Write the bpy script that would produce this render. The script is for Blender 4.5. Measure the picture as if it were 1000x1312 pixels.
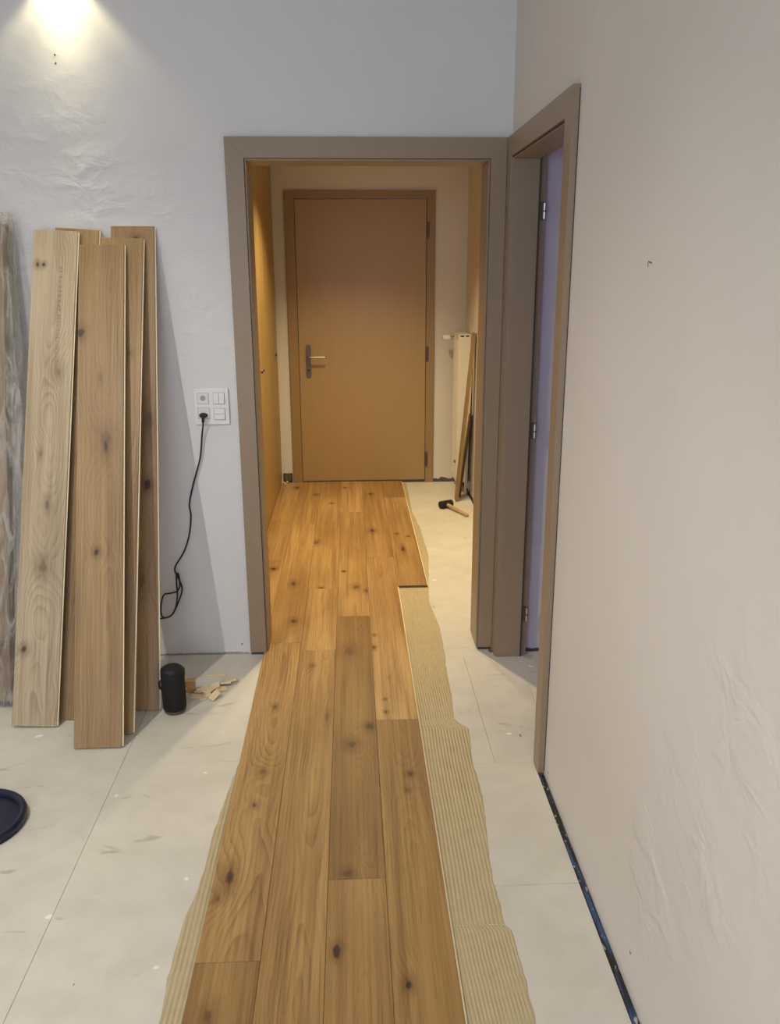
import bpy, bmesh, math, random
from mathutils import Vector, Matrix, noise as mnoise

for o in list(bpy.data.objects): bpy.data.objects.remove(o)
S = bpy.context.scene
C = S.collection
random.seed(7)
PI = math.pi

# ------------------------------------------------------------------ camera
F_PX, PITCH, YAW, ROLL, CAM_H = 1086.0, 0.2793, 0.0459, 0.0033, 1.6453
cam = bpy.data.cameras.new('camera'); cam_o = bpy.data.objects.new('camera', cam); C.objects.link(cam_o)
sy, cy, sp, cp, sr, cr = math.sin(YAW), math.cos(YAW), math.sin(PITCH), math.cos(PITCH), math.sin(ROLL), math.cos(ROLL)
r0 = Vector((cy, -sy, 0)); fw = Vector((sy*cp, cy*cp, -sp)); u0 = Vector((sy*sp, cy*sp, cp))
rt = cr*r0 - sr*u0; up = sr*r0 + cr*u0
M = Matrix((( rt.x, up.x, -fw.x, 0), (rt.y, up.y, -fw.y, 0), (rt.z, up.z, -fw.z, CAM_H), (0, 0, 0, 1)))
cam_o.matrix_world = M
cam.sensor_fit = 'VERTICAL'; cam.sensor_height = 36; cam.lens = F_PX/1312*36
cam.clip_start = 0.02
S.camera = cam_o

# ------------------------------------------------------------------ world, exposure, lights
w = bpy.data.worlds.new('dusk'); S.world = w; w.use_nodes = True
w.node_tree.nodes['Background'].inputs[0].default_value = (0.20, 0.22, 0.42, 1)
w.node_tree.nodes['Background'].inputs[1].default_value = 0.35
S.view_settings.view_transform = 'Standard'; S.view_settings.look = 'None'
S.view_settings.exposure = 0.38; S.view_settings.gamma = 1.0; S.view_settings.use_curve_mapping = False

WARM = (1.0, 0.80, 0.46); SOFT = (1.0, 0.92, 0.79); DAY = (0.74, 0.84, 1.0)
def spot(name, loc, energy, col, size, blend, radius, rot=(0, 0, 0)):
    l = bpy.data.lights.new(name, 'SPOT'); l.energy = energy; l.color = col
    l.spot_size = math.radians(size); l.spot_blend = blend; l.shadow_soft_size = radius
    o = bpy.data.objects.new(name, l); C.objects.link(o); o.location = loc; o.rotation_euler = rot
    return o
def area(name, loc, rot, sx, sz, energy, col):
    l = bpy.data.lights.new(name, 'AREA'); l.shape = 'RECTANGLE'; l.size = sx; l.size_y = sz
    l.energy = energy; l.color = col
    o = bpy.data.objects.new(name, l); C.objects.link(o); o.location = loc; o.rotation_euler = rot
    return o
HALL_SPOTS = [(0.0, 4.55, 2.425), (0.0, 5.40, 2.425)]
ROOM_SPOTS = [(-1.018, 3.430, 2.715), (-1.55, 1.50, 2.695), (-1.0, -1.0, 2.695)]
spot('hall_downlight_lamp', HALL_SPOTS[0], 88, WARM, 118, 0.8, 0.03)
spot('hall_downlight_lamp', HALL_SPOTS[1], 74, WARM, 112, 0.7, 0.03)
spot('room_downlight_lamp', ROOM_SPOTS[0], 11, (1.0, 0.86, 0.50), 100, 0.45, 0.02)
spot('room_downlight_core', ROOM_SPOTS[0], 8.0, (1.0, 0.88, 0.58), 62, 1.0, 0.02)   # narrow reflector beam of the same lamp
spot('room_downlight_lamp', ROOM_SPOTS[1], 82, SOFT, 150, 0.6, 0.018)
spot('room_downlight_lamp', ROOM_SPOTS[2], 24, SOFT, 150, 0.6, 0.05)
area('window_daylight', (-0.9, -2.30, 1.5), (math.radians(90), 0, 0), 2.0, 1.5, 38, DAY)
area('side_window_daylight', (2.90, 2.2, 1.5), (0, math.radians(90), 0), 1.2, 1.2, 2.3, (0.80, 0.50, 1.0))

# ------------------------------------------------------------------ node helpers
class G:
    """tiny expression layer over shader nodes"""
    def __init__(s, name):
        s.m = bpy.data.materials.new(name); s.m.use_nodes = True
        s.t = s.m.node_tree; s.n = s.t.nodes; s.l = s.t.links
        s.b = s.n['Principled BSDF']; s.out = s.n['Material Output']
    def new(s, ty, **k):
        n = s.n.new(ty)
        for a, v in k.items(): setattr(n, a, v)
        return n
    def put(s, sock, v):
        if hasattr(v, 'is_output'): s.l.new(v, sock)
        elif v is not None: sock.default_value = v
    def math(s, op, a, b=None, c=None, clamp=False):
        n = s.new('ShaderNodeMath', operation=op, use_clamp=clamp)
        for i, v in enumerate((a, b, c)):
            if v is not None: s.put(n.inputs[i], v)
        return n.outputs[0]
    def add(s, a, b): return s.math('ADD', a, b)
    def sub(s, a, b): return s.math('SUBTRACT', a, b)
    def mul(s, a, b): return s.math('MULTIPLY', a, b)
    def coord(s):
        n = s.new('ShaderNodeTexCoord'); return n.outputs['Object']
    def sep(s, v):
        n = s.new('ShaderNodeSeparateXYZ'); s.put(n.inputs[0], v); return n.outputs
    def comb(s, x, y, z):
        n = s.new('ShaderNodeCombineXYZ')
        for i, v in enumerate((x, y, z)): s.put(n.inputs[i], v)
        return n.outputs[0]
    def scale(s, v, sc, off=(0, 0, 0)):
        n = s.new('ShaderNodeMapping'); s.put(n.inputs[0], v)
        n.inputs['Scale'].default_value = sc; n.inputs['Location'].default_value = off
        return n.outputs[0]
    def noise(s, v, sc=1, det=2, rough=.5, dist=0):
        n = s.new('ShaderNodeTexNoise'); s.put(n.inputs['Vector'], v)
        n.inputs['Scale'].default_value = sc; n.inputs['Detail'].default_value = det
        n.inputs['Roughness'].default_value = rough; n.inputs['Distortion'].default_value = dist
        return n.outputs['Fac']
    def ramp(s, f, lo, hi, a=0., b=1., smooth=True):
        n = s.new('ShaderNodeMapRange'); n.interpolation_type = 'SMOOTHSTEP' if smooth else 'LINEAR'
        s.put(n.inputs[0], f)
        for i, v in ((1, lo), (2, hi), (3, a), (4, b)): n.inputs[i].default_value = v
        return n.outputs[0]
    def mix(s, f, a, b, mode='MIX'):
        n = s.new('ShaderNodeMix', data_type='RGBA', blend_type=mode)
        s.put(n.inputs[0], f); s.put(n.inputs[6], a if hasattr(a, 'is_output') else (*a, 1)); s.put(n.inputs[7], b if hasattr(b, 'is_output') else (*b, 1))
        return n.outputs[2]
    def bump(s, h, dist, strength=1.):
        n = s.new('ShaderNodeBump'); s.put(n.inputs['Height'], h)
        n.inputs['Distance'].default_value = dist; n.inputs['Strength'].default_value = strength
        s.l.new(n.outputs[0], s.b.inputs['Normal'])
    def fin(s, col, rough, metal=0., spec=None):
        s.put(s.b.inputs['Base Color'], col if hasattr(col, 'is_output') else (*col, 1))
        s.put(s.b.inputs['Roughness'], rough); s.b.inputs['Metallic'].default_value = metal
        if spec is not None: s.b.inputs['Specular IOR Level'].default_value = spec
        return s.m

def lin(r, g, b):
    f = lambda c: (c/255/12.92) if c/255 <= .04045 else ((c/255+.055)/1.055)**2.4
    return (f(r), f(g), f(b))
def plain(name, col, rough=.5, metal=0., var=.06, sc=30, bump=0.):
    g = G(name); n = g.noise(g.coord(), sc, 3)
    g1 = tuple(c*(1-var) for c in col); g2 = tuple(min(1, c*(1+var)) for c in col)
    if bump: g.bump(n, bump)
    return g.fin(g.mix(n, g1, g2), rough, metal)

def plaster(name, col, relief=1.0, seed=0., patches=()):
    """skimmed wall; patches: (x, y, z, radius, amount) of unsmoothed trowel relief"""
    g = G(name); v = g.coord(); sx = g.scale(v, (1, 1, 1), (seed, seed*1.7, seed*.3))
    X, Y, Z = g.sep(v); mask = None
    for (px, py, pz, pr, am) in patches:
        q = None
        for A, c in ((X, px), (Y, py), (Z, pz)):
            e = g.mul(g.sub(A, c), 1/pr); e = g.mul(e, e); q = e if q is None else g.add(q, e)
        e = g.mul(g.math('EXPONENT', g.mul(q, -1)), am); mask = e if mask is None else g.math('MAXIMUM', mask, e)
    low = g.noise(sx, 1.6, 2)
    soft = g.noise(sx, 2.6, 2, .5, .3)                        # long waves of the skim coat
    sw = g.noise(g.scale(sx, (1, 1, 1.5)), 8, 4, .5, .5)     # trowel lumps
    led = g.ramp(sw, .44, .70)                                # ledges where the trowel stopped
    fine = g.noise(sx, 160, 2)
    pm = g.ramp(low, .5, .75, .04, .16)
    if mask is not None: pm = g.math('MAXIMUM', pm, mask)
    h = g.add(g.mul(g.add(g.mul(led, .30), g.mul(sw, .9)), pm), g.add(g.mul(soft, .55), g.mul(fine, .012)))
    g.bump(h, .017*relief, .85)
    tint = g.noise(sx, 2.2, 4, .6)
    c1 = tuple(c*.95 for c in col); c2 = tuple(min(1, c*1.04) for c in col)
    return g.fin(g.mix(tint, c1, c2), .62)

def painted(name, col, rough=.42):
    g = G(name); v = g.coord()
    n = g.noise(g.scale(v, (14, 14, 1.2)), 3, 3); f = g.noise(v, 180, 2)
    g.bump(f, .0006, .5)
    return g.fin(g.mix(n, tuple(c*.94 for c in col), tuple(c*1.05 for c in col)), rough)

def oak(name, light, dark, seed, knots=(), ring=150., figure=.55, rough=.45, knotcol=(.035, .016, .008), along='Y', warp=1.0):
    """oak: x across, y along (object space, metres). knots: (x, y, radius, stretch, darkness)"""
    g = G(name); co = g.coord(); X, Y, Z = g.sep(co)
    if along == 'Z': X, Y, Z = g.add(Y, X), Z, X
    r = random.Random(seed); ox, oy = r.uniform(-40, 40), r.uniform(-40, 40)
    x0 = r.uniform(-.035, .035)
    nA = g.noise(g.comb(g.add(g.mul(X, 5), ox), g.add(g.mul(Y, 1.5), oy), 1.), 1, 3, .5)
    nB = g.noise(g.comb(ox, g.add(g.mul(Y, 1.0), oy), 7.), 1, 1, .5)
    nC = g.noise(g.comb(g.add(g.mul(X, 22), oy), g.add(g.mul(Y, 4), ox), 3.), 1, 2, .5)
    u = g.add(g.sub(X, x0), g.add(g.mul(g.sub(nA, .5), .10*warp), g.mul(g.sub(nC, .5), .012*warp)))
    v = g.add(.03, g.add(g.mul(g.sub(nB, .5), .16*warp), g.mul(Y, r.uniform(-.02, .02))))
    d = g.math('SQRT', g.add(g.mul(u, u), g.mul(v, v)))
    mask = None; halo = None
    jx = g.noise(g.comb(g.mul(X, 60), g.mul(Y, 30), ox), 1, 2)
    for (kx, ky, kr, st, dk) in knots:
        dx = g.mul(g.sub(X, kx), 1/kr); dy = g.mul(g.sub(Y, ky), 1/(kr*st))
        q = g.add(g.mul(dx, dx), g.mul(dy, dy))
        e = g.math('EXPONENT', g.mul(q, -.045))
        d = g.add(d, g.mul(e, .034*min(1, kr/.012)))
        qq = g.add(g.math('SQRT', q), g.mul(g.sub(jx, .5), 1.6))
        m = g.mul(g.ramp(qq, .7 if dk >= .95 else .35, 1.2, 1, 0), dk)
        hl = g.mul(g.ramp(qq, .5, 3.6, 1, 0), .3+.35*dk)
        mask = m if mask is None else g.math('MAXIMUM', mask, m)
        halo = hl if halo is None else g.math('MAXIMUM', halo, hl)
    ph = g.add(g.mul(d, ring*.8), g.mul(nC, 1.1))
    fr = g.math('FRACT', ph)
    rg = g.math('POWER', fr, 2.2)                              # sharp late wood line
    rg = g.mul(rg, g.ramp(fr, .90, 1.0, 1, 0))
    mod = g.ramp(g.noise(g.comb(g.add(g.mul(X, 9), ox), g.add(g.mul(Y, 2), oy), 11.), 1, 2), .3, .7, .25, 1)
    fib = g.noise(g.comb(g.mul(X, 420), g.add(g.mul(Y, 9), oy), Z), 1, 3, .6)
    str_ = g.noise(g.comb(g.add(g.mul(X, 46), ox), g.add(g.mul(Y, 1.1), oy), 5.), 1, 3, .6)
    pore = g.ramp(g.noise(g.comb(g.mul(X, 700), g.mul(Y, 30), oy), 1, 1), .64, .72)
    str2 = g.noise(g.comb(g.add(g.mul(X, 120), oy), g.add(g.mul(Y, 1.6), ox), 9.), 1, 2, .6)
    band = g.noise(g.comb(g.add(g.mul(X, 13), oy), g.add(g.mul(Y, .8), oy), 31.), 1, 2, .5)
    f = g.add(g.mul(g.mul(rg, mod), figure), g.add(g.mul(g.sub(fib, .5), .75), g.mul(g.sub(str_, .5), 1.2)))
    f = g.add(f, g.add(g.mul(g.sub(str2, .5), 1.15), g.mul(g.sub(band, .42), 1.5)))
    f = g.add(f, .10)
    f = g.add(f, g.mul(pore, .14))
    f = g.math('ADD', f, .05, clamp=True)
    col = g.mix(f, light, dark)
    tone = g.noise(g.comb(g.add(g.mul(X, 3), ox), g.add(g.mul(Y, 1.2), oy), 21.), 1, 2)
    col = g.mix(g.ramp(tone, .3, .75, 0, .45), col, tuple(c*k for c, k in zip(dark, (1.15, 1.1, 1.05))))
    if mask is not None:
        col = g.mix(halo, col, tuple(c*k for c, k in zip(dark, (.66, .58, .5))))
        col = g.mix(mask, col, knotcol)
    g.bump(g.sub(0., f), .0007, .4)
    return g.fin(col, rough)

# ------------------------------------------------------------------ mesh helpers
def bm_obj(name, bm, mat, parent=None, smooth=False, loc=None):
    me = bpy.data.meshes.new(name); bm.normal_update(); bm.to_mesh(me); bm.free()
    if smooth:
        for p in me.polygons: p.use_smooth = True
    if mat: me.materials.append(mat)
    o = bpy.data.objects.new(name, me); C.objects.link(o)
    if parent is not None: o.parent = parent
    if loc: o.location = loc
    return o
def add_box(bm, a, b):
    v = [bm.verts.new((x, y, z)) for x in (a[0], b[0]) for y in (a[1], b[1]) for z in (a[2], b[2])]
    fs = []
    for q in ((0, 1, 3, 2), (4, 6, 7, 5), (0, 4, 5, 1), (2, 3, 7, 6), (0, 2, 6, 4), (1, 5, 7, 3)):
        fs.append(bm.faces.new([v[i] for i in q]))
    return v
def box(name, a, b, mat, parent=None, bev=0., seg=1, origin=None):
    """box in parent/world coordinates; origin moves the object origin there"""
    bm = bmesh.new(); o = origin or (0, 0, 0)
    add_box(bm, [a[i]-o[i] for i in range(3)], [b[i]-o[i] for i in range(3)])
    if bev: bmesh.ops.bevel(bm, geom=bm.edges[:], offset=bev, segments=seg, affect='EDGES', profile=.5)
    return bm_obj(name, bm, mat, parent, loc=origin)
def cyl_bm(bm, p0, p1, r, r2=None, n=16):
    p0, p1 = Vector(p0), Vector(p1); d = (p1-p0); L = d.length
    mat = Matrix.Translation((p0+p1)/2) @ d.to_track_quat('Z', 'Y').to_matrix().to_4x4()
    bmesh.ops.create_cone(bm, cap_ends=True, segments=n, radius1=r, radius2=r if r2 is None else r2, depth=L, matrix=mat)
def cyl(name, p0, p1, r, mat, parent=None, r2=None, n=16, bev=0.):
    bm = bmesh.new(); cyl_bm(bm, p0, p1, r, r2, n)
    if bev:
        es = [e for e in bm.edges if len(e.link_faces) == 2 and e.calc_face_angle(0) > .9]
        bmesh.ops.bevel(bm, geom=es, offset=bev, segments=2, affect='EDGES', profile=.5)
    o = bm_obj(name, bm, mat, parent)
    return o
def lathe(name, prof, mat, parent=None, n=32, loc=None):
    bm = bmesh.new(); rings = []
    for r, z in prof:
        rings.append([bm.verts.new((r*math.cos(2*PI*i/n), r*math.sin(2*PI*i/n), z)) for i in range(n)] if r > 1e-6 else [bm.verts.new((0, 0, z))])
    for a, b in zip(rings, rings[1:]):
        for i in range(n):
            j = (i+1) % n
            if len(a) == 1 and len(b) == 1: continue
            if len(a) == 1: bm.faces.new((a[0], b[j], b[i]))
            elif len(b) == 1: bm.faces.new((a[i], a[j], b[0]))
            else: bm.faces.new((a[i], a[j], b[j], b[i]))
    bmesh.ops.recalc_face_normals(bm, faces=bm.faces[:])
    return bm_obj(name, bm, mat, parent, True, loc)
def smooth_path(pts, k=6):
    P = [Vector(p) for p in pts]; out = []
    for i in range(len(P)-1):
        a, b, c, d = P[max(i-1, 0)], P[i], P[i+1], P[min(i+2, len(P)-1)]
        for t in range(k):
            t /= k
            out.append(.5*((2*b)+(c-a)*t+(2*a-5*b+4*c-d)*t*t+(3*b-a-3*c+d)*t**3))
    out.append(P[-1]); return out
def tube(name, pts, r, mat, parent=None, n=8, k=6):
    P = smooth_path(pts, k) if k else [Vector(p) for p in pts]
    bm = bmesh.new(); rings = []; prev = None
    for i, p in enumerate(P):
        t = (P[min(i+1, len(P)-1)]-P[max(i-1, 0)]).normalized()
        ref = prev if prev is not None else (Vector((0, 0, 1)) if abs(t.z) < .9 else Vector((1, 0, 0)))
        a = (ref-t*ref.dot(t)).normalized(); b = t.cross(a); prev = a
        rings.append([bm.verts.new(p+r*(math.cos(2*PI*j/n)*a+math.sin(2*PI*j/n)*b)) for j in range(n)])
    for x, y in zip(rings, rings[1:]):
        for j in range(n): bm.faces.new((x[j], x[(j+1) % n], y[(j+1) % n], y[j]))
    bm.faces.new(rings[0][::-1]); bm.faces.new(rings[-1])
    bmesh.ops.recalc_face_normals(bm, faces=bm.faces[:])
    return bm_obj(name, bm, mat, parent, True)
def tag(o, label, cat, group=None, kind=None):
    o['label'] = label; o['category'] = cat
    if group: o['group'] = group
    if kind: o['kind'] = kind
    return o
def thing(name, label, cat, loc=(0, 0, 0), rot=(0, 0, 0), group=None, kind=None):
    o = bpy.data.objects.new(name, None); C.objects.link(o); o.location = loc; o.rotation_euler = rot
    o.empty_display_size = .05
    return tag(o, label, cat, group, kind)
def boxes(name, lst, mat, parent=None):
    bm = bmesh.new()
    for a, b in lst: add_box(bm, a, b)
    return bm_obj(name, bm, mat, parent)

# ------------------------------------------------------------------ measured layout (metres)
YF, YB = 3.467, 3.487              # doorway casing face, back wall face
XL, XLI, XRI, XC, XR = -0.4615, -0.391, 0.5515, 0.614, 0.6353
ZT, ZI = 2.125, 2.05
YN, YNI, YJ = 2.4914, 2.5692, 3.397   # side doorway: near casing outer/inner, far jamb face
YD = 6.605                         # end wall of hall
YH = 3.640                         # hall side of the back wall
XH, XW = 0.889, -0.553             # hall right wall, wardrobe front
ZC, ZCH = 2.72, 2.45
PLK, COL0 = 0.16, -0.404

# ------------------------------------------------------------------ materials
m_wall = plaster('white_plaster', (.71, .71, .72), 1.0, 0, [(-.98, YB, 1.93, .14, .75), (-1.1, YB, 2.1, .30, .16), (-.68, YB, 1.85, .20, .5), (-.62, YB, 1.5, .22, .45), (-1.35, YB, 1.75, .22, .5)])
m_wallr = plaster('white_plaster_warm_light', (.715, .665, .61), 1.0, 4.3, [(XR, 1.35, .55, .22, .6), (XR, 1.55, .35, .18, .6), (XR, 1.2, .9, .25, .4)])  # white plaster tinted beige: the warm light on this wall sits in the colour
m_hallw = plaster('hall_plaster', (.70, .66, .60), .4, 9.1)
m_ceil = plain('ceiling_white', (.78, .77, .75), .7)
m_taupe = painted('taupe_paint', lin(150, 131, 108))
m_door = painted('door_taupe_paint', lin(164, 135, 94), .36)
m_dframe = painted('door_frame_paint', lin(150, 123, 84), .4)
m_gasket = plain('dark_gasket', (.05, .042, .034), .7)
m_black = plain('black_rubber', (.008, .008, .009), .6)
m_steel = plain('brushed_steel', (.55, .53, .50), .32, 1.0)
m_darksteel = plain('dark_steel', (.16, .145, .13), .4, .8)
m_white_pl = plain('white_plastic', (.80, .80, .80), .16, var=.01)
m_white_pl2 = plain('white_plastic_insert', (.72, .72, .73), .25, var=.01)
m_groove = plain('groove_grey', (.35, .34, .34), .6)
m_core = plain('plank_core', (.86, .77, .56), .6, var=.1, sc=80)
m_end_shade = plain('end_groove_shade', (.13, .075, .03), .7, var=.2, sc=90)  # dark brown is the shade of the end groove, painted on flat faces
m_slab = plain('joint_filler', (.46, .43, .37), .9)
m_lens = G('lamp_lens'); m_lens.b.inputs['Emission Color'].default_value = (1, .85, .6, 1); m_lens.b.inputs['Emission Strength'].default_value = 6; m_lens = m_lens.fin((.9, .85, .75), .4)

g = G('screed'); v = g.coord()
n1 = g.noise(v, 1.7, 4, .6); n2 = g.noise(v, 9, 4, .6)
base = g.mix(g.ramp(n1, .3, .7), lin(208, 205, 196), lin(222, 218, 207))
base = g.mix(g.ramp(n2, .35, .75, 0, .35), base, lin(192, 187, 174))
smear = g.noise(g.scale(v, (5, 14, 1), (3, 1, 0)), 1, 3, .55, .8)
smask = g.ramp(smear, .65, .74, 0, .55)
base = g.mix(smask, base, lin(160, 150, 128))
spk = g.ramp(g.noise(g.scale(v, (34, 14, 1)), 1, 2), .755, .79)
base = g.mix(spk, base, lin(118, 112, 100))
wsp = g.ramp(g.noise(g.scale(v, (15, 15, 1), (5, 9, 2)), 1, 1), .75, .78)
base = g.mix(wsp, base, lin(244, 242, 238))
g.bump(g.add(n2, g.mul(g.noise(v, 140, 2), .15)), .0015, .5)
m_screed = g.fin(base, .55)

g = G('adhesive'); v = g.coord()
n1 = g.noise(v, 30, 3)
m_adh = g.fin(g.mix(n1, lin(182, 166, 130), lin(197, 182, 147)), .5)

g = G('edge_foam'); v = g.coord()
n1 = g.ramp(g.noise(g.scale(v, (60, 5, 30)), 1, 3, .6), .46, .62)
n2 = g.ramp(g.noise(g.scale(v, (90, 40, 30)), 1, 2), .62, .70)
cc = g.mix(n1, (.015, .014, .015), (.035, .085, .21)); cc = g.mix(n2, cc, (.4, .4, .38))
m_foam = g.fin(cc, .7)

# ------------------------------------------------------------------ structure: walls
def struct(o, label, cat): return tag(o, label, cat, kind='structure')
struct(boxes('wall_back', [((-2.7, YB, -.03), (XLI-.012, YH, ZC)), ((XRI+.012, YB, -.03), (XR+.113, YH, ZC)), ((XLI-.012, YB, ZI+.012), (XRI+.012, YH, ZC))], m_wall),
       'white rough-plastered wall around the taupe doorway', 'wall')
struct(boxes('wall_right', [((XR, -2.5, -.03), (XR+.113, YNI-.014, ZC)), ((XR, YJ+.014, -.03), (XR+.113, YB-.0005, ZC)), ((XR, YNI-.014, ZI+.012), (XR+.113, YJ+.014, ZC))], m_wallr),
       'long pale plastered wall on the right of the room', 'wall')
struct(box('wall_left', (-2.8, -2.5, -.03), (-2.7, YB, ZC), m_wall), 'white wall on the left of the room', 'wall')
struct(boxes('wall_rear', [((-2.7, -2.6, -.03), (-1.95, -2.5, ZC)), ((.15, -2.6, -.03), (XR, -2.5, ZC)), ((-1.95, -2.6, -.03), (.15, -2.5, .7)), ((-1.95, -2.6, 2.3), (.15, -2.5, ZC))], m_wall), 'white wall behind the camera with a window', 'wall')
win = thing('window_1', 'window in the wall behind the camera', 'window', (-.9, -2.55, .7), kind='structure')
for a, b in (((-1.05, -.03, 0), (-.99, .03, 1.6)), ((.99, -.03, 0), (1.05, .03, 1.6)), ((-.99, -.03, 0), (.99, .03, .06)), ((-.99, -.03, 1.54), (.99, .03, 1.6)), ((-.03, -.03, .06), (.03, .03, 1.54))):
    box('window_frame', a, b, m_white_pl, win, .004)
struct(boxes('ceiling', [((-2.8, -2.6, ZC), (XR+.113, YH, ZC+.1))], m_ceil), 'white ceiling of the front room', 'ceiling')
# hall shell
struct(box('wall_hall_end', (-1.2, YD, -.03), (XH+.1, YD+.1, ZCH), m_hallw), 'plastered end wall of the hall around the closed door', 'wall')
struct(box('wall_hall_right', (XH, YH, -.03), (XH+.1, YD, ZCH), m_hallw), 'plastered right-hand wall of the hall behind the leaning boards', 'wall')
struct(box('wall_hall_left', (-1.2, YH, -.03), (-1.1, YD, ZCH), m_hallw), 'hall wall behind the wooden wardrobe', 'wall')
hc = struct(box('ceiling_hall', (-1.2, YH, ZCH), (XH+.1, YD+.1, ZCH+.1), m_ceil), 'white ceiling of the hall', 'ceiling')
# side room shell
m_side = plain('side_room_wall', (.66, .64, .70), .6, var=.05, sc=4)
struct(box('wall_side_room_back', (XR+.113, YB-.035, -.03), (3.1, YB+.06, 2.5), m_side), 'lilac-lit white wall seen through the side doorway', 'wall')
struct(box('wall_side_room_front', (XR+.113, .5, -.03), (3.1, .6, 2.5), m_side), 'near wall of the side room', 'wall')
struct(boxes('wall_side_room_right', [((3.0, .6, -.03), (3.1, 1.6, 2.5)), ((3.0, 2.8, -.03), (3.1, 3.45, 2.5)), ((3.0, 1.6, -.03), (3.1, 2.8, .9)), ((3.0, 1.6, 2.1), (3.1, 2.8, 2.5))], m_side), 'window wall of the side room', 'wall')
struct(box('ceiling_side_room', (XR+.113, .5, 2.5), (3.1, 3.55, 2.6), m_ceil), 'ceiling of the side room', 'ceiling')

# recessed lamps: ring and lens set in the ceilings
ceil = bpy.data.objects['ceiling']
def downlight(p, parent):
    lathe('downlight_ring', [(.030, .004), (.034, -.004), (.044, -.004), (.048, .004)], m_white_pl, parent, 28, (p[0], p[1], (ZC if parent is ceil else ZCH)-.004))
    lathe('downlight_lens', [(0, 0), (.030, 0)], m_lens, parent, 28, (p[0], p[1], (ZC if parent is ceil else ZCH)-.0035))
for p in ROOM_SPOTS: downlight(p, ceil)
for p in HALL_SPOTS: downlight(p, hc)

# ------------------------------------------------------------------ structure: floor of screed panels
fl = struct(box('floor', (-2.8, -2.6, -.06), (3.1, YD+.1, -.022), m_slab), 'pale dry-screed subfloor of large panels with thin joints', 'floor')
def panel(x0, x1, y0, y1, gap=.0005):
    c = ((x0+x1)/2, (y0+y1)/2, 0)
    return box('screed_panel', (x0+gap, y0+gap, -.022), (x1-gap, y1-gap, 0), m_screed, fl, .0006, 1, None)
XE = XR-.021
for r in [(-2.69, -.812, -2.49, .5), (-2.69, -.812, .5, YB-.006), (-.812, -.30, -2.49, .2), (-.812, -.30, .2, 2.62), (-.812, -.30, 2.62, YB-.006),
          (-.30, XE, -2.49, .1), (-.30, XE, .1, 1.958), (-.30, XE, 1.958, YNI-.01), (-.30, .479, YNI-.01, 3.40), (.479, .709, YNI-.01, 3.40), (.709, 1.9, .6, 3.44), (1.9, 3.0, .6, 3.44),
          (-1.09, -.1, 3.49, 4.94), (-1.09, -.1, 4.94, YD-.01), (-.1, XH-.012, 3.49, 4.94), (-.1, XH-.012, 4.94, YD-.012), (-.30, .60, 3.40, 3.49), (.60, .709, 3.40, 3.44)]:
    panel(*r)
tag(box('edge_strip', (XE+.001, -2.45, -.021), (XR-.0015, YN-.004, -.003), m_foam, None, .002), 'dark blue foam edge strip in the gap along the right wall', 'edge strip')
# thin foam along the back wall and hall walls (broken plaster edge)
def ragged(name, p0, p1, h, d, mat, label, cat, seed):
    """ragged strip of broken plaster at a wall foot from p0 to p1, standing out by d toward -normal"""
    rr = random.Random(seed); p0, p1 = Vector(p0), Vector(p1); n = max(8, int((p1-p0).length/.02)); t = (p1-p0).normalized(); nrm = Vector((t.y, -t.x, 0))
    bm = bmesh.new(); rows = []
    for i in range(n+1):
        b = p0+(p1-p0)*i/n; hh = h*rr.uniform(.55, 1.15); dd = d*rr.uniform(.4, 1.2)
        rows.append([bm.verts.new(b+Vector((0, 0, -.015))+nrm*dd), bm.verts.new(b+Vector((0, 0, hh*.6))+nrm*dd*.7), bm.verts.new(b+Vector((0, 0, hh))+nrm*.001), bm.verts.new(b+Vector((0, 0, -.015)))])
    for a, b in zip(rows, rows[1:]):
        for j in range(4): bm.faces.new((a[j], a[(j+1) % 4], b[(j+1) % 4], b[j]))
    bm.faces.new(rows[0]); bm.faces.new(rows[-1][::-1]); bmesh.ops.recalc_face_normals(bm, faces=bm.faces[:])
    return tag(bm_obj(name, bm, mat), label, cat, kind='structure')
m_rub = plain('rough_plaster_edge', (.10, .092, .08), .9, var=.6, sc=60)
m_rub2 = plain('rough_plaster_pale', (.34, .32, .29), .9, var=.5, sc=70)
ragged('trim_1', (-2.6, YB, 0), (XL-.01, YB, 0), .008, .006, m_rub2, 'thin ragged dark joint at the foot of the back wall', 'joint', 3)
ragged('trim_2', (.652, YD, 0), (XH-.01, YD, 0), .035, .012, m_rub, 'dark ragged plaster edge at the wall foot right of the hall door', 'joint', 4)
ragged('trim_3', (XH, YD-.01, 0), (XH, YH, 0), .018, .010, m_rub, 'dark joint along the foot of the right hall wall', 'joint', 5)

ragged('trim_4', (XR+.12, YB-.035, 0), (2.9, YB-.035, 0), .014, .006, m_rub, 'dark joint at the foot of the side room wall', 'joint', 6)

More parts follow.
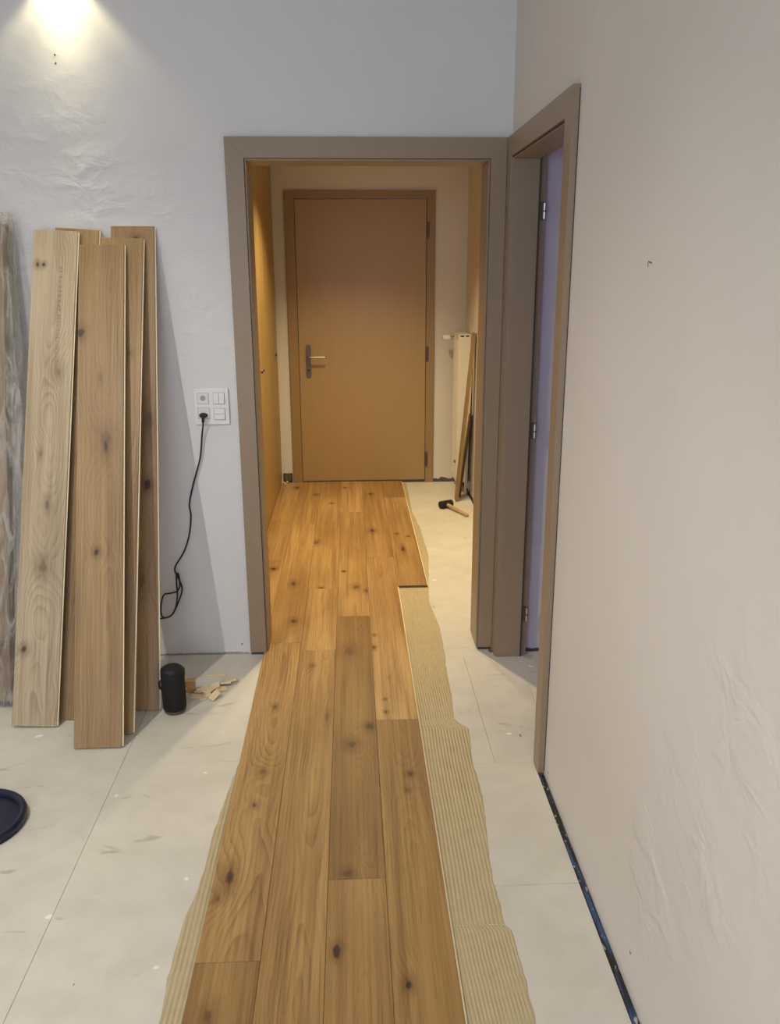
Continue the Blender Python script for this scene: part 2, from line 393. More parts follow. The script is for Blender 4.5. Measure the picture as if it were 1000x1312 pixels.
# ------------------------------------------------------------------ doorway frames (mitred casing boards around a lining)
def casing(parent, axis, a0, a1, z1, wl, wr, wt, f0, f1, mat, zb=.004):
    """casing boards in the plane of an opening. axis 'x': boards run along x, thick in y from f0 (front) to f1; axis 'y': boards along y, thick in x."""
    def P(a, f, z): return (a, f, z) if axis == 'x' else (f, a, z)
    def board(poly):
        bm = bmesh.new()
        A = [bm.verts.new(P(a, f0, z)) for a, z in poly]; B = [bm.verts.new(P(a, f1, z)) for a, z in poly]
        bm.faces.new(A); bm.faces.new(B[::-1])
        for i in range(len(poly)):
            j = (i+1) % len(poly); bm.faces.new((A[j], A[i], B[i], B[j]))
        bmesh.ops.recalc_face_normals(bm, faces=bm.faces[:])
        bmesh.ops.bevel(bm, geom=bm.edges[:], offset=.0006, segments=1, affect='EDGES')
        bm_obj('casing_board', bm, mat, parent)
    board([(a0-wl, zb), (a0, zb), (a0, z1), (a0-wl, z1+wt)])
    board([(a1, zb), (a1+wr, zb), (a1+wr, z1+wt), (a1, z1)])
    board([(a0-wl, z1+wt), (a0, z1), (a1, z1), (a1+wr, z1+wt)])

fr = thing('trim_5', 'taupe painted frame around the open doorway into the hall', 'door frame', kind='structure')
casing(fr, 'x', XLI, XRI, ZI, XLI-XL, XC-XRI-.001, ZT-ZI, YF, YB, m_taupe, .012)
ln = .008
for nm, a, b in (('gasket', (XLI-.002, YF+.006, .014), (XLI+.0012, YF+.013, ZI)), ('gasket', (XRI-.0012, YF+.006, .014), (XRI+.002, YF+.013, ZI)), ('gasket', (XLI, YF+.006, ZI-.0012), (XRI, YF+.013, ZI+.002))):
    box(nm, a, b, m_gasket, fr)
box('lining', (XLI-.011, YF+.012, .012), (XLI+ln, YH+.012, ZI-ln), m_taupe, fr, .0012)
box('lining', (XRI-ln, YF+.012, .012), (XRI+.011, YH+.012, ZI-ln), m_taupe, fr, .0012)
box('lining', (XLI-.011, YF+.012, ZI-ln), (XRI+.011, YH+.012, ZI+.011), m_taupe, fr, .0012)
box('foot_gap', (XRI+.001, YF+.004, .0005), (XC-.003, YB-.001, .0115), m_gasket, fr)
box('foot_gap', (XL+.003, YF+.004, .0005), (XLI-.001, YB-.001, .0115), m_gasket, fr)

sf = thing('trim_6', 'taupe frame of the side doorway in the right wall, its door taken off', 'door frame', kind='structure')
casing(sf, 'y', YNI, YJ, ZI, YNI-YN, YF-YJ-.001, ZT-ZI, XC, XR, m_taupe, .001)
XJ = .727
box('lining', (XC+.010, YJ-.008, .001), (XJ, YJ+.013, ZI-ln), m_taupe, sf, .0012)
box('lining', (XC+.010, YNI-.013, .001), (XJ, YNI+.008, ZI-ln), m_taupe, sf, .0012)
box('lining', (XC+.010, YNI-.013, ZI-ln), (XJ, YJ+.013, ZI+.011), m_taupe, sf, .0012)
box('rebate', (XJ, YJ+.006, .001), (XR+.120, YJ+.013, ZI+.004), m_taupe, sf, .001)
box('rebate', (XJ, YNI-.013, .001), (XR+.120, YNI-.006, ZI+.004), m_taupe, sf, .001)
box('rebate', (XJ, YNI-.006, ZI+.004), (XR+.120, YJ+.006, ZI+.011), m_taupe, sf, .001)
box('gasket', (XJ-.002, YJ-.010, .001), (XJ+.004, YJ+.006, ZI-.004), m_gasket, sf)
box('gasket', (XC+.006, YNI+.008, ZI-.004), (XC+.011, YJ-.008, ZI+.001), m_gasket, sf)
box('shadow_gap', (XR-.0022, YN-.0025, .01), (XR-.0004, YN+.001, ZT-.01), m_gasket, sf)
for z in (1.856, 1.005, .198):
    h = cyl('hinge', (.750, YJ-.004, z-.030), (.750, YJ-.004, z+.030), .0068, m_steel, sf, n=14, bev=.0015)
    box('hinge_leaf', (.733, YJ+.001, z-.034), (.748, YJ+.0065, z+.034), m_darksteel, h, .001)
    cyl('hinge_pin', (.750, YJ-.004, z-.004), (.750, YJ-.004, z+.002), .0074, m_darksteel, h, n=14)

# ------------------------------------------------------------------ hall door
d1 = thing('door_1', 'closed taupe door with lever handle at the end of the hall', 'door', (0.09, YD, 0), kind='structure')
ox, oy = .09, YD
def DB(n, a, b, m, par=d1, bev=.0015): return box(n, (a[0]-ox, a[1]-oy, a[2]), (b[0]-ox, b[1]-oy, b[2]), m, par, bev)
DL, DR, dl, dr, DZ, dz = -.464, .646, -.390, .581, 2.197, 2.140
DB('frame_jamb', (DL, YD-.020, .002), (dl-.003, YD-.0005, dz+.003), m_dframe)
DB('frame_jamb', (dr+.003, YD-.020, .002), (DR, YD-.0005, dz+.003), m_dframe)
DB('frame_head', (DL, YD-.020, dz+.003), (DR, YD-.0005, DZ), m_dframe)
lf = DB('leaf', (dl, YD-.014, .022), (dr, YD-.0008, dz-.002), m_door)
DB('threshold', (dl-.002, YD-.016, .001), (dr+.002, YD-.001, .016), m_gasket)
DB('gap_shadow', (dl-.0028, YD-.006, .022), (dl-.0002, YD-.001, dz), m_gasket, bev=0)
DB('gap_shadow', (dr+.0002, YD-.006, .022), (dr+.0028, YD-.001, dz), m_gasket, bev=0)
for z in (1.92, 1.015, .19):
    h = cyl('hinge', (.592-ox, -.026, z-.055), (.592-ox, -.026, z+.055), .0085, m_darksteel, d1, n=12, bev=.002)
    box('hinge_leaf', (.583-ox, -.022, z-.06), (.601-ox, -.0195, z+.06), m_darksteel, h)
    cyl('hinge_knuckle', (.592-ox, -.026, z-.012), (.592-ox, -.026, z+.006), .0095, m_darksteel, h, n=12)
# long backplate (rounded ends) and lever
bm = bmesh.new(); px, pz0, pz1, pr = -.3185-ox, .845, 1.092, .0195
ring = [(px+pr*math.cos(a), pz1-pr+pr*math.sin(a)) for a in [PI*i/10 for i in range(11)]]+[(px+pr*math.cos(a), pz0+pr+pr*math.sin(a)) for a in [PI+PI*i/10 for i in range(11)]]
A = [bm.verts.new((x, -.023, z)) for x, z in ring]; B = [bm.verts.new((x, -.0142, z)) for x, z in ring]
bm.faces.new(A); bm.faces.new(B[::-1])
for i in range(len(ring)): bm.faces.new((A[(i+1) % len(ring)], A[i], B[i], B[(i+1) % len(ring)]))
bmesh.ops.recalc_face_normals(bm, faces=bm.faces[:])
hp = bm_obj('handle_plate', bm, m_darksteel, d1)
tube('lever', [(px, -.023, 1.0), (px, -.055, 1.0), (px+.010, -.070, 1.0), (px+.05, -.072, 1.0), (px+.135, -.072, 1.0)], .0075, m_steel, hp, 12, 5)
cyl('keyhole', (px, -.0245, .90), (px, -.0225, .90), .008, m_black, hp, n=14)

# ------------------------------------------------------------------ wardrobe along the left of the hall
wd = thing('wardrobe', 'tall wooden built-in wardrobe along the left side of the hall', 'wardrobe', (-.8, 5.05, 0))
wx, wy = -.8, 5.05
m_ward = oak('wardrobe_wood', (.45, .30, .105), (.30, .185, .058), 5, (), 60, .3, .42, along='Z', warp=.6)
box('body', (-1.095-wx, YH+.002-wy, .012), (XW-.02-wx, 6.56-wy, 2.44), m_ward, wd)
ys = [YH+.004, 4.22, 4.80, 5.38, 5.97, 6.56]
for i, (a, b) in enumerate(zip(ys, ys[1:])):
    d = box('door', (XW-.019-wx, a+.0012-wy, .05), (XW-wx, b-.0012-wy, 2.43), m_ward, wd, .001)
    ky = {2: 5.33, 4: 6.40}.get(i, b-.05 if i % 2 == 0 else a+.05)
    cyl('knob', (XW-wx, ky-wy, 1.035), (XW+.012-wx, ky-wy, 1.035), .011, m_darksteel, d, n=12, bev=.002)
box('plinth', (XW-.016-wx, YH+.004-wy, .0005), (XW-.0045-wx, 6.56-wy, .049), m_ward, wd)

# ------------------------------------------------------------------ laid oak floor, plank by plank
KN = [(-0.153, 5.935, .010, 1.4, .9), (-0.058, 6.385, .012, 1.5, .8), (0.137, 6.184, .013, 1.4, .9), (-0.271, 6.185, .012, 2, .6), (-0.427, 6.407, .02, 1.6, .6),
      (0.127, 5.251, .015, 2.2, .8), (0.303, 4.866, .009, 5, .9), (0.282, 5.175, .008, 1.5, .9), (0.349, 5.121, .008, 1.5, .9), (-0.231, 5.026, .018, 1.8, .5),
      (-0.456, 4.554, .013, 1.6, .95), (-0.326, 4.311, .013, 2.4, .7), (-0.174, 4.233, .010, 1.6, .95), (-0.054, 4.492, .007, 1.5, .95), (0.01, 4.245, .014, 1.8, .6), (0.066, 4.184, .010, 2.2, .6),
      (-0.292, 3.802, .014, 1.8, .9), (0.092, 3.618, .006, 1.5, .8), (0.086, 3.484, .007, 2.2, .8), (-0.024, 3.449, .022, 2.0, .35), (-0.181, 3.319, .008, 1.8, .5),
      (-0.312, 2.969, .008, 2.0, .6), (-0.32, 2.528, .010, 1.6, .5), (-0.326, 2.342, .007, 1.5, .8), (-0.11, 2.887, .006, 6, .45), (-0.019, 2.684, .016, 1.6, .7), (0.051, 2.804, .015, 1.5, .75),
      (0.117, 3.008, .005, 1.5, .9), (0.116, 2.91, .006, 1.5, .9), (0.18, 2.489, .009, 1.8, .75), (0.163, 2.401, .007, 2, .5), (-0.36, 2.011, .012, 3.0, .85), (-0.38, 1.929, .008, 1.5, .4),
      (-0.058, 1.731, .009, 2.0, 1.0), (0.115, 1.621, .008, 2.0, .95), (-0.032, 2.01, .014, 1.2, .55), (-0.345, 1.548, .014, 2.0, .5)]
lgt, drk = (.530, .335, .126), (.215, .106, .033)
def tone(k): return (lgt[0]*k, lgt[1]*k**1.18, lgt[2]*k**1.5), (drk[0]*k, drk[1]*k**1.18, drk[2]*k**1.5)
COLS = {  # column index: list of (y0, y1, tone)
    -1: [(3.655, 4.70, 1.0), (4.70, 6.575, .95)],
    0: [(.55, 1.71, .80), (1.71, 3.556, .98), (3.556, 5.426, 1.05), (5.426, 6.588, .98)],
    1: [(.30, 1.47, .9), (1.47, 3.47, .93), (3.47, 4.232, 1.10), (4.232, 6.10, 1.04), (6.10, 6.588, .92)],
    2: [(.12, 1.989, .90), (1.989, 3.847, .68), (3.847, 5.70, 1.0), (5.70, 6.588, 1.18)],
    3: [(.98, 2.85, .84), (2.85, 4.72, 1.10), (4.72, 6.588, .95)],
    4: [(4.252, 6.08, .97), (6.08, 6.588, .80)]}
pf = thing('oak_floor', 'partly laid oak plank flooring running through the doorway into the hall', 'flooring', (-.08, 3.4, .001))
ti = 0
for c, rows in COLS.items():
    x0 = COL0+c*PLK; x1 = x0+PLK
    if c == -1: x0 = XW-.003
    for (y0, y1, tn) in rows:
        cx, cyy = (x0+x1)/2, (y0+y1)/2
        kn = [(kx-cx, ky-cyy, kr, st, dk) for kx, ky, kr, st, dk in KN if x0 <= kx < x1 and y0 <= ky < y1]
        ti += 1; a, b = tone(tn)
        mt = oak('laid_oak', a, b, 100+ti, kn, random.choice((110, 130, 150)), {(0, 1.71): .75, (1, 1.47): .6, (1, 3.47): .55}.get((c, y0), .34), warp=1.0 if (c, y0) in ((0, 1.71), (1, 3.47)) else .7)
        hx, hy = (x1-x0)/2-.0004, (y1-y0)/2-.0005
        bm = bmesh.new(); vs = add_box(bm, (-hx, -hy, 0), (hx, hy, .0125))
        es = [e for e in bm.edges if all(v.co.z > .012 for v in e.verts)]
        bmesh.ops.bevel(bm, geom=es, offset=.0009, segments=1, affect='EDGES')
        o = bm_obj('plank', bm, mt, pf, loc=(cx+.08, cyy-3.4, random.uniform(0, .0004)))
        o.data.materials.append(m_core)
        o.data.materials.append(m_end_shade)
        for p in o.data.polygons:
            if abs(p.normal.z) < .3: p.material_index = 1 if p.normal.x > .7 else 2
# pale groove lip along the open edge
for (x, y0, y1) in ((COL0+4*PLK, .98, 4.252), (COL0+5*PLK, 4.252, 6.588)):
    box('edge_lip', (x+.08, y0-3.4, .001), (x+.0045+.08, y1-3.4, .0075), m_core, pf)

# ------------------------------------------------------------------ combed adhesive
AR = [(0.432, 6.55), (0.418, 5.741), (0.443, 5.362), (0.449, 4.772), (0.413, 4.377), (0.384, 4.058), (0.406, 3.738), (0.4, 3.446), (0.387, 3.263), (0.387, 3.096), (0.372, 2.861), (0.40, 2.814), (0.42, 2.801), (0.4, 2.554), (0.408, 2.425), (0.4, 2.275), (0.386, 2.14), (0.378, 2.021), (0.376, 1.942), (0.381, 1.882), (0.379, 1.812), (0.394, 1.806), (0.396, 1.707), (0.398, 1.622), (0.397, 1.513), (.40, 1.2), (.395, .9)]
AL = [(-0.455, 1.2), (-0.458, 1.552), (-0.465, 1.723), (-0.46, 1.879), (-0.445, 1.96), (-0.438, 2.099), (-0.438, 2.234), (-0.426, 2.391), (-0.415, 2.53), (-.405, 2.62)]
def interp(P, y):
    P = sorted(P, key=lambda p: p[1])
    if y <= P[0][1]: return P[0][0]
    for a, b in zip(P, P[1:]):
        if a[1] <= y <= b[1]: return a[0]+(b[0]-a[0])*(y-a[1])/max(1e-6, b[1]-a[1])
    return P[-1][0]
def adhesive(name, xin, P, y0, y1, pitch, slant, seed, label, dy=.02, hgt=.0032):
    bm = bmesh.new(); rows = []; ny = max(4, int((y1-y0)/dy)); nx = 110 if abs(interp(P, (y0+y1)/2)-xin) > .08 else 50
    for i in range(ny+1):
        y = y0+(y1-y0)*i/ny; xo = interp(P, y)+.004*mnoise.noise((y*23, seed, 0))+.002*mnoise.noise((y*90, seed, 3)); row = []
        for j in range(nx+1):
            x = xin+(xo-xin)*j/nx
            ph = (x+slant*(y-y0)+.005*mnoise.noise((y*2.1, seed*3.1, 0))+.0012*mnoise.noise((y*14, x*20, seed)))/pitch
            h = .5+.5*math.cos(2*PI*ph)
            edge = min(1, j/2, (nx-j)/2, i/1.5+.15, (ny-i)/1.5+.15)
            z = .0006+hgt*h**.8*edge*(.75+.5*mnoise.noise((x*30, y*8, seed)))
            row.append(bm.verts.new((x, y, max(.0004, z))))
        rows.append(row)
    for a, b in zip(rows, rows[1:]):
        for j in range(nx): bm.faces.new((a[j], a[j+1], b[j+1], b[j]))
    bmesh.ops.recalc_face_normals(bm, faces=bm.faces[:])
    o = bm_obj(name, bm, m_adh, None, True)
    if o.data.polygons[0].normal.z < 0: o.data.flip_normals()
    return tag(o, label, 'adhesive', 'combed adhesive beds', 'stuff')
XA = COL0+4*PLK+.005
adhesive('floor_adhesive', COL0+5*PLK+.005, AR, 4.24, 6.56, .010, 0, 1, 'narrow strip of tan glue beside the last hall plank')
adhesive('floor_adhesive', XA, AR, 2.83, 4.249, .0098, .015, 2, 'tan ribbed glue bed in the doorway in front of the stepped plank')
adhesive('floor_adhesive', XA, AR, 1.815, 2.828, .0112, -.012, 3, 'tan ribbed glue bed beside the planks, between doorway and foreground')
adhesive('floor_adhesive', XA, AR, .9, 1.813, .0095, .03, 4, 'tan ribbed glue bed in the right foreground')
adhesive('floor_adhesive', COL0-.0015, AL, 1.2, 2.62, .0125, -.01, 5, 'thin tan ribbed glue strip on the left edge of the planks')

# ------------------------------------------------------------------ planks leaning on the back wall
LEN, TH = 1.868, .0135
def lean_matrix(fl_, fr_, tl_, tr_):
    F = (Vector(fl_)+Vector(fr_))/2; T = (Vector(tl_)+Vector(tr_))/2
    L = (T-F).normalized(); Xa = Vector((1, 0, 0)); Xa = (Xa-L*Xa.dot(L)).normalized(); N = Xa.cross(L)
    return Matrix(((Xa.x, L.x, N.x, F.x), (Xa.y, L.y, N.y, F.y), (Xa.z, L.z, N.z, F.z), (0, 0, 0, 1)))
def lean_plank(name, label, fx, fy, tx, ty, tz, light, dark, seed, knots, width=.165, length=LEN, group='oak planks leaning on the back wall', ring=130, fig=.55, warp=1.0, print_marks=False, back=None):
    m = lean_matrix((fx-width/2, fy, 0), (fx+width/2, fy, 0), (tx-width/2, ty, tz), (tx+width/2, ty, tz))
    zmin = min((m @ Vector((sx*width/2, 0, zz))).z for sx in (-1, 1) for zz in (0, -TH))
    m = Matrix.Translation((0, 0, .0006-zmin)) @ m
    e = thing(name, label, 'plank', group=group); e.matrix_world = m
    mt = oak('loose_oak', light, dark, seed, knots, ring, fig, .5, warp=warp)
    h = width/2
    box('top_layer', (-h, 0, -.0036), (h, length, 0), mt, e, .0016)
    box('core_layer', (-h+.0006, .0004, -TH), (h-.0004, length-.0004, -.0037), m_core, e, .0004)
    box('tongue', (h-.0004, .004, -.0088), (h+.0045, length-.003, -.0054), m_core, e, .0004)
    if print_marks:
        rr = random.Random(2); y = 1.735
        inst = 0
        pm = bmesh.new()
        while y > 1.335:                                       # faded printed line running down the board
            L = rr.uniform(.006, .013)
            for k in range(rr.choice((2, 3, 3))):
                x = .022+.010*k/2.5+rr.uniform(-.001, .001)-(1.735-y)*.012
                add_box(pm, (x, y-L, .00005), (x+.0022, y-L*rr.uniform(.0, .5), .00025))
            if rr.random() > .4: add_box(pm, (.020-(1.735-y)*.012, y-L, .00005), (.032-(1.735-y)*.012, y-L+.002, .00025))
            y -= L+rr.uniform(.004, .009)
        bm_obj('stamp', pm, plain('faded_ink', (.27, .20, .125), .7), e)['label'] = 'faded illegible grey stamp'
    return e
gl, gd = (.53, .43, .285), (.27, .20, .12)
hl, hd = (.41, .265, .120), (.195, .115, .047)
lean_plank('oak_plank', 'pale greyish oak plank with faded stamp, leaning in front on the left', -1.2005, 2.878, -1.1065, 3.430, 1.770, gl, gd, 21,
           [(-.062, 1.735, .007, 1.3, .9), (-.040, 1.735, .006, 1.3, .95), (.03, 1.33, .012, 1.8, .35), (.006, .595, .017, 1.5, .45), (-.050, .285, .010, 1.3, .9), (.012, .83, .008, 2.4, .5), (-.02, 1.02, .006, 2.5, .35)], ring=150, fig=.7, warp=1.25, print_marks=True)
lean_plank('oak_plank', 'honey oak plank mostly hidden behind the pale stamped plank', -1.1535, 2.930, -1.033, 3.462, 1.792, hl, hd, 22, [(.05, 1.0, .01, 2, .5)])
lean_plank('oak_plank', 'honey oak plank with black edge knot, frontmost of the leaning planks', -.9215, 2.719, -.936, 3.411, 1.714, hl, hd, 23,
           [(-.074, 1.525, .012, 1.5, 1.0), (.022, 1.095, .010, 3.2, .9), (.022, 1.12, .022, 1.5, .25), (-.010, .70, .009, 1.3, .9), (0., 1.35, .006, 3, .2)], .170, ring=115, fig=.5)
lean_plank('oak_plank', 'honey oak plank between the front plank and the rightmost plank', -.9015, 2.812, -.866, 3.443, 1.744, hl, hd, 24, [(-.03, .98, .012, 2, .6), (.04, 1.42, .007, 2, .3)], .163)
lean_plank('oak_plank', 'brown oak plank with black knot, rightmost of the leaning planks', -.8435, 2.985, -.828, 3.470, 1.782, (.40, .26, .125), (.21, .125, .055), 25,
           [(.047, .875, .012, 1.5, 1.0), (.01, 1.82, .014, .7, .9), (.055, 1.12, .02, 2.5, .35), (.02, .5, .012, 3, .3)], .165, warp=1.3)

# film-wrapped pack of planks at the left edge
mW = lean_matrix((-1.505, 3.05, 0), (-1.355, 3.05, 0), (-1.440, 3.395, 1.80), (-1.290, 3.395, 1.80))
pk = thing('plank_pack', 'pack of oak planks wrapped in clear plastic film at the left edge', 'plank pack'); pk.matrix_world = Matrix.Translation((0, 0, .022)) @ mW
mt = oak('pack_oak', (.30, .195, .10), (.17, .10, .048), 31, [(.035, .20, .013, 1.3, .9), (.052, .23, .006, 1.3, .8), (-.02, 1.1, .01, 2, .6)], 120, .5, .5)
for i in range(4):
    b = box('plank', (-.08, 0.004, -.0142*(i+1)+.0008), (.08, 1.83, -.0142*i), mt, pk, .0006)
g = G('plastic_film'); v = g.coord()
wr = g.noise(g.scale(v, (26, 5, 26)), 1, 4, .6, 1.5); g.bump(wr, .02, 1.0)
g.fin((.62, .60, .56), .2); g.b.inputs['Alpha'].default_value = .30
g.put(g.b.inputs['Alpha'], g.ramp(wr, .36, .72, .12, .55)); m_film = g.m
bm = bmesh.new(); rows = []; NS = 44
for i in range(61):
    t = i/60; y = -.012+1.885*t; row = []
    cl = 1-.75*max(0, (t-.97)/.03) if t > .97 else 1
    for j in range(NS):
        a = 2*PI*j/NS; ca, sa = math.cos(a), math.sin(a)
        ex = (abs(ca)**.35)*(1 if ca > 0 else -1); ez = (abs(sa)**.35)*(1 if sa > 0 else -1)
        wob = .5+.5*mnoise.noise((ex*2, y*4, ez*2+5)); fold = mnoise.noise((ex*5, y*9, ez*5))
        flap = (.018+.045*math.sin(PI*t)**2)*max(0, ex)**3 * (.4+.6*wob)
        row.append(bm.verts.new((ex*(.086+.010*wob)+flap, y, -.030+ez*(.034+.010*wob*cl)*cl+.004*fold)))
    rows.append(row)
for a, b in zip(rows, rows[1:]):
    for j in range(NS): bm.faces.new((a[j], a[(j+1) % NS], b[(j+1) % NS], b[j]))
bm.faces.new(rows[0][::-1]); bm.faces.new(rows[-1])
bmesh.ops.recalc_face_normals(bm, faces=bm.faces[:])
bm_obj('film', bm, m_film, pk, True)['label'] = 'crinkled clear plastic film'

# ------------------------------------------------------------------ wall plate with socket and switches
px0, px1, pz0, pz1 = -.639, -.498, 1.033, 1.181
sp_ = thing('socket_plate', 'white square wall plate with socket and light switches beside the door frame', 'wall plate', ((px0+px1)/2, YB, (pz0+pz1)/2))
W, H = (px1-px0)/2, (pz1-pz0)/2
box('plate', (-W, -.010, -H), (W, -.0003, H), m_white_pl, sp_, .0035, 2)
def insert(cx, cz, w, h, split=None, name='switch'):
    o = box(name, (cx-w, -.0125, cz-h), (cx+w, -.0098, cz+h), m_white_pl2, sp_, .001)
    box('groove', (cx-w-.0012, -.0104, cz-h-.0012), (cx+w+.0012, -.0099, cz+h+.0012), m_groove, o)
    if split == 'v':
        for s in (-1, 1): box('rocker', (cx+s*w*.5-w*.46, -.0155, cz-h*.94), (cx+s*w*.5+w*.46, -.0122, cz+h*.94), m_white_pl, o, .0015)
    elif split == 'h':
        for s in (-1, 1): box('rocker', (cx-w*.94, -.0155, cz+s*h*.5-h*.46), (cx+w*.94, -.0122, cz+s*h*.5+h*.46), m_white_pl, o, .0015)
    return o
insert(-W/2+.002, H/2-.004, .022, .022, None, 'socket')
s0 = bpy.data.objects['socket']
bm = bmesh.new()
cyl_bm(bm, (-W/2+.002, -.0128, H/2-.002), (-W/2+.002, -.0119, H/2-.002), .012, n=6); bm_obj('socket_recess', bm, m_groove, s0)
insert(W/2-.004, H/2-.004, .023, .023, 'v'); insert(W/2-.004, -H/2+.006, .023, .023, 'h')
insert(-W/2+.002, -H/2+.010, .024, .022, None, 'socket')

cd = thing('power_cord', 'black power cord plugged into the wall plate, hanging down the back wall', 'cord', (-.603, YB, 1.072))
o0 = Vector((-.603, YB, 1.072))
pl = cyl('plug', (0, -.0135, 0), (0, -.034, 0), .018, m_black, cd, r2=.013, n=20, bev=.003); pl.scale = (1.05, 1, .62)
tube('cable_grip', [(0, -.028, -.004), (0, -.033, -.012), (-.001, -.031, -.026)], .0055, m_black, cd, 10, 4)
cp_ = [(-.603, 1.052, .030), (-.606, 1.03, .026), (-.614, .99, .018), (-.629, .893, .012), (-.666, .778, .009), (-.687, .695, .009), (-.684, .644, .009), (-.697, .559, .009), (-.725, .483, .009), (-.762, .425, .010), (-.768, .400, .012), (-.760, .378, .014), (-.748, .350, .018), (-.742, .315, .020), (-.760, .262, .024), (-.790, .205, .026), (-.822, .190, .028), (-.838, .205, .026), (-.836, .250, .022), (-.822, .292, .018), (-.795, .298, .014), (-.768, .305, .012), (-.752, .330, .012), (-.754, .380, .012), (-.762, .385, .014), (-.764, .345, .016), (-.764, .29, .020), (-.775, .235, .024), (-.80, .197, .028), (-.85, .186, .030), (-.92, .17, .03), (-1.02, .10, .035), (-1.10, .02, .05), (-1.2, .006, .07)]
tube('cable', [Vector((x, YB-d, z))-o0 for x, z, d in cp_], .0034, m_black, cd, 8, 6)

# ------------------------------------------------------------------ black portable speaker
sk = thing('portable_speaker', 'black cylindrical portable speaker standing on the subfloor beside the planks', 'speaker', (-.700, 2.985, .0), (0, 0, .4))
g = G('black_mesh_fabric'); v = g.coord(); ch = g.noise(v, 900, 1); g.bump(ch, .0006, .6); m_fab = g.fin((.006, .006, .0065), .8)
R = .0445
lathe('body', [(R-.003, .014), (R, .020), (R+.0012, .09), (R, .165), (R-.001, .168)], m_fab, sk, 40)
lathe('top_cap', [(R-.001, .168), (R, .172), (R-.002, .180), (R-.010, .187), (R-.018, .1885), (R-.022, .186), (0, .185)], m_black, sk, 40)
lathe('base_ring', [(0, .0006), (R-.010, .0006), (R-.004, .003), (R-.002, .013), (R-.003, .0142), (0, .0142)], plain('smoky_base', (.10, .075, .045), .35), sk, 40)
tube('strap', [(-R+.002, 0, .140), (-R-.005, .002, .134), (-R-.007, .003, .122), (-R-.005, .002, .108), (-R+.002, 0, .100)], .0042, m_black, sk, 8)
box('side_button', (R*.9, -.012, .085), (R+.003, -.002, .094), plain('pale_tag', (.55, .54, .52), .4), sk, .001)
box('side_button', (R*.9, .0, .14), (R+.004, .014, .172), m_black, sk, .002)

# ------------------------------------------------------------------ heap of small pale offcuts
m_chip = plain('pale_offcut', (.78, .64, .40), .6, var=.12, sc=90)
m_chip2 = oak('brown_offcut', (.46, .29, .13), (.30, .17, .07), 77, (), 120, .4)
rc = random.Random(11)
CH = [(-.633, 3.085), (-.612, 3.082), (-.595, 3.102), (-.562, 3.074), (-.588, 3.128), (-.572, 3.150), (-.545, 3.140), (-.535, 3.185), (-.512, 3.205), (-.640, 3.135), (-.615, 3.140)]
for i, (x, y) in enumerate(CH):
    e = tag(box('wood_offcut', (-.023, -.0135, -.003), (.023, .0135, .003), m_chip, None, .0006), 'small pale wooden offcut in the scattered heap right of the black speaker', 'offcut', 'pale offcuts beside the speaker')
    if i == 8: e['label'] = 'pale wooden offcut nearest the doorway, at the far end of the offcut heap'
    tx, ty = rc.uniform(-.5, .5), rc.uniform(-.45, .45)
    e.rotation_euler = (tx, ty, rc.uniform(0, PI))
    e.location = (x, y, .0035+.020*abs(math.sin(ty))+.011*abs(math.sin(tx)))
e = tag(box('wood_block', (-.026, -.012, 0), (.026, .012, .055), m_chip2, None, .001), 'small brown wooden block standing behind the pale offcuts', 'block'); e.location = (-.672, 3.135, .0004); e.rotation_euler = (0, 0, .15)
e = tag(box('wood_strip', (-.045, -.008, 0), (.045, .008, .006), m_chip, None, .001), 'thin flat wooden strip lying in shade behind the offcut heap', 'strip'); e.location = (-.588, 3.275, .0004); e.rotation_euler = (0, 0, .05)

# ------------------------------------------------------------------ navy lid at the left edge
ld = thing('bucket_lid', 'round dark navy plastic lid on the subfloor at the left edge', 'lid', (-1.185, 2.305, 0))
m_navy = plain('navy_plastic', (.004, .006, .032), .35, var=.1)
lathe('disc', [(0, .012), (.128, .012), (.132, .012)], m_navy, ld, 64)
lathe('rim', [(.132, .010), (.134, .022), (.140, .029), (.148, .030), (.155, .026), (.158, .018), (.156, .001), (.150, .001), (.150, .008), (.132, .008), (.132, .010)], m_navy, ld, 64)

# ------------------------------------------------------------------ hall: radiator, leaning boards, mallet
m_rad = plain('radiator_enamel', (.74, .70, .60), .35, var=.02)
rd = thing('radiator', 'tall cream panel radiator on the right hall wall near the end door', 'radiator', (.84, 6.36, .08))
for i, x in enumerate((-.052, -.012, .024)):
    p = box('panel', (x, -.15, 0), (x+.014, .16, 1.10), m_rad, rd, .004, 2)
    for k in range(6):
        if i == 0: box('rib', (x-.004, -.135+k*.05, .03), (x+.001, -.110+k*.05, 1.07), m_rad, p, .002)
box('side_cover', (-.050, -.156, .01), (.036, -.150, 1.09), m_rad, rd, .002)
box('top_grille', (-.05, -.15, 1.10), (.036, .16, 1.106), m_rad, rd, .002)
box('bracket', (.037, -.05, .85), (.0485, .05, .90), m_darksteel, rd)
box('bracket', (.037, -.05, .15), (.0485, .05, .20), m_darksteel, rd)
cyl('valve_neck', (-.05, .13, 1.065), (-.085, .13, 1.065), .010, m_steel, rd, n=14)
cyl('thermostat_head', (-.083, .13, 1.065), (-.140, .13, 1.065), .023, m_white_pl, rd, r2=.021, n=24, bev=.004)
cyl('drain_plug', (-.053, -.10, .16), (-.066, -.10, .16), .011, m_darksteel, rd, n=12)

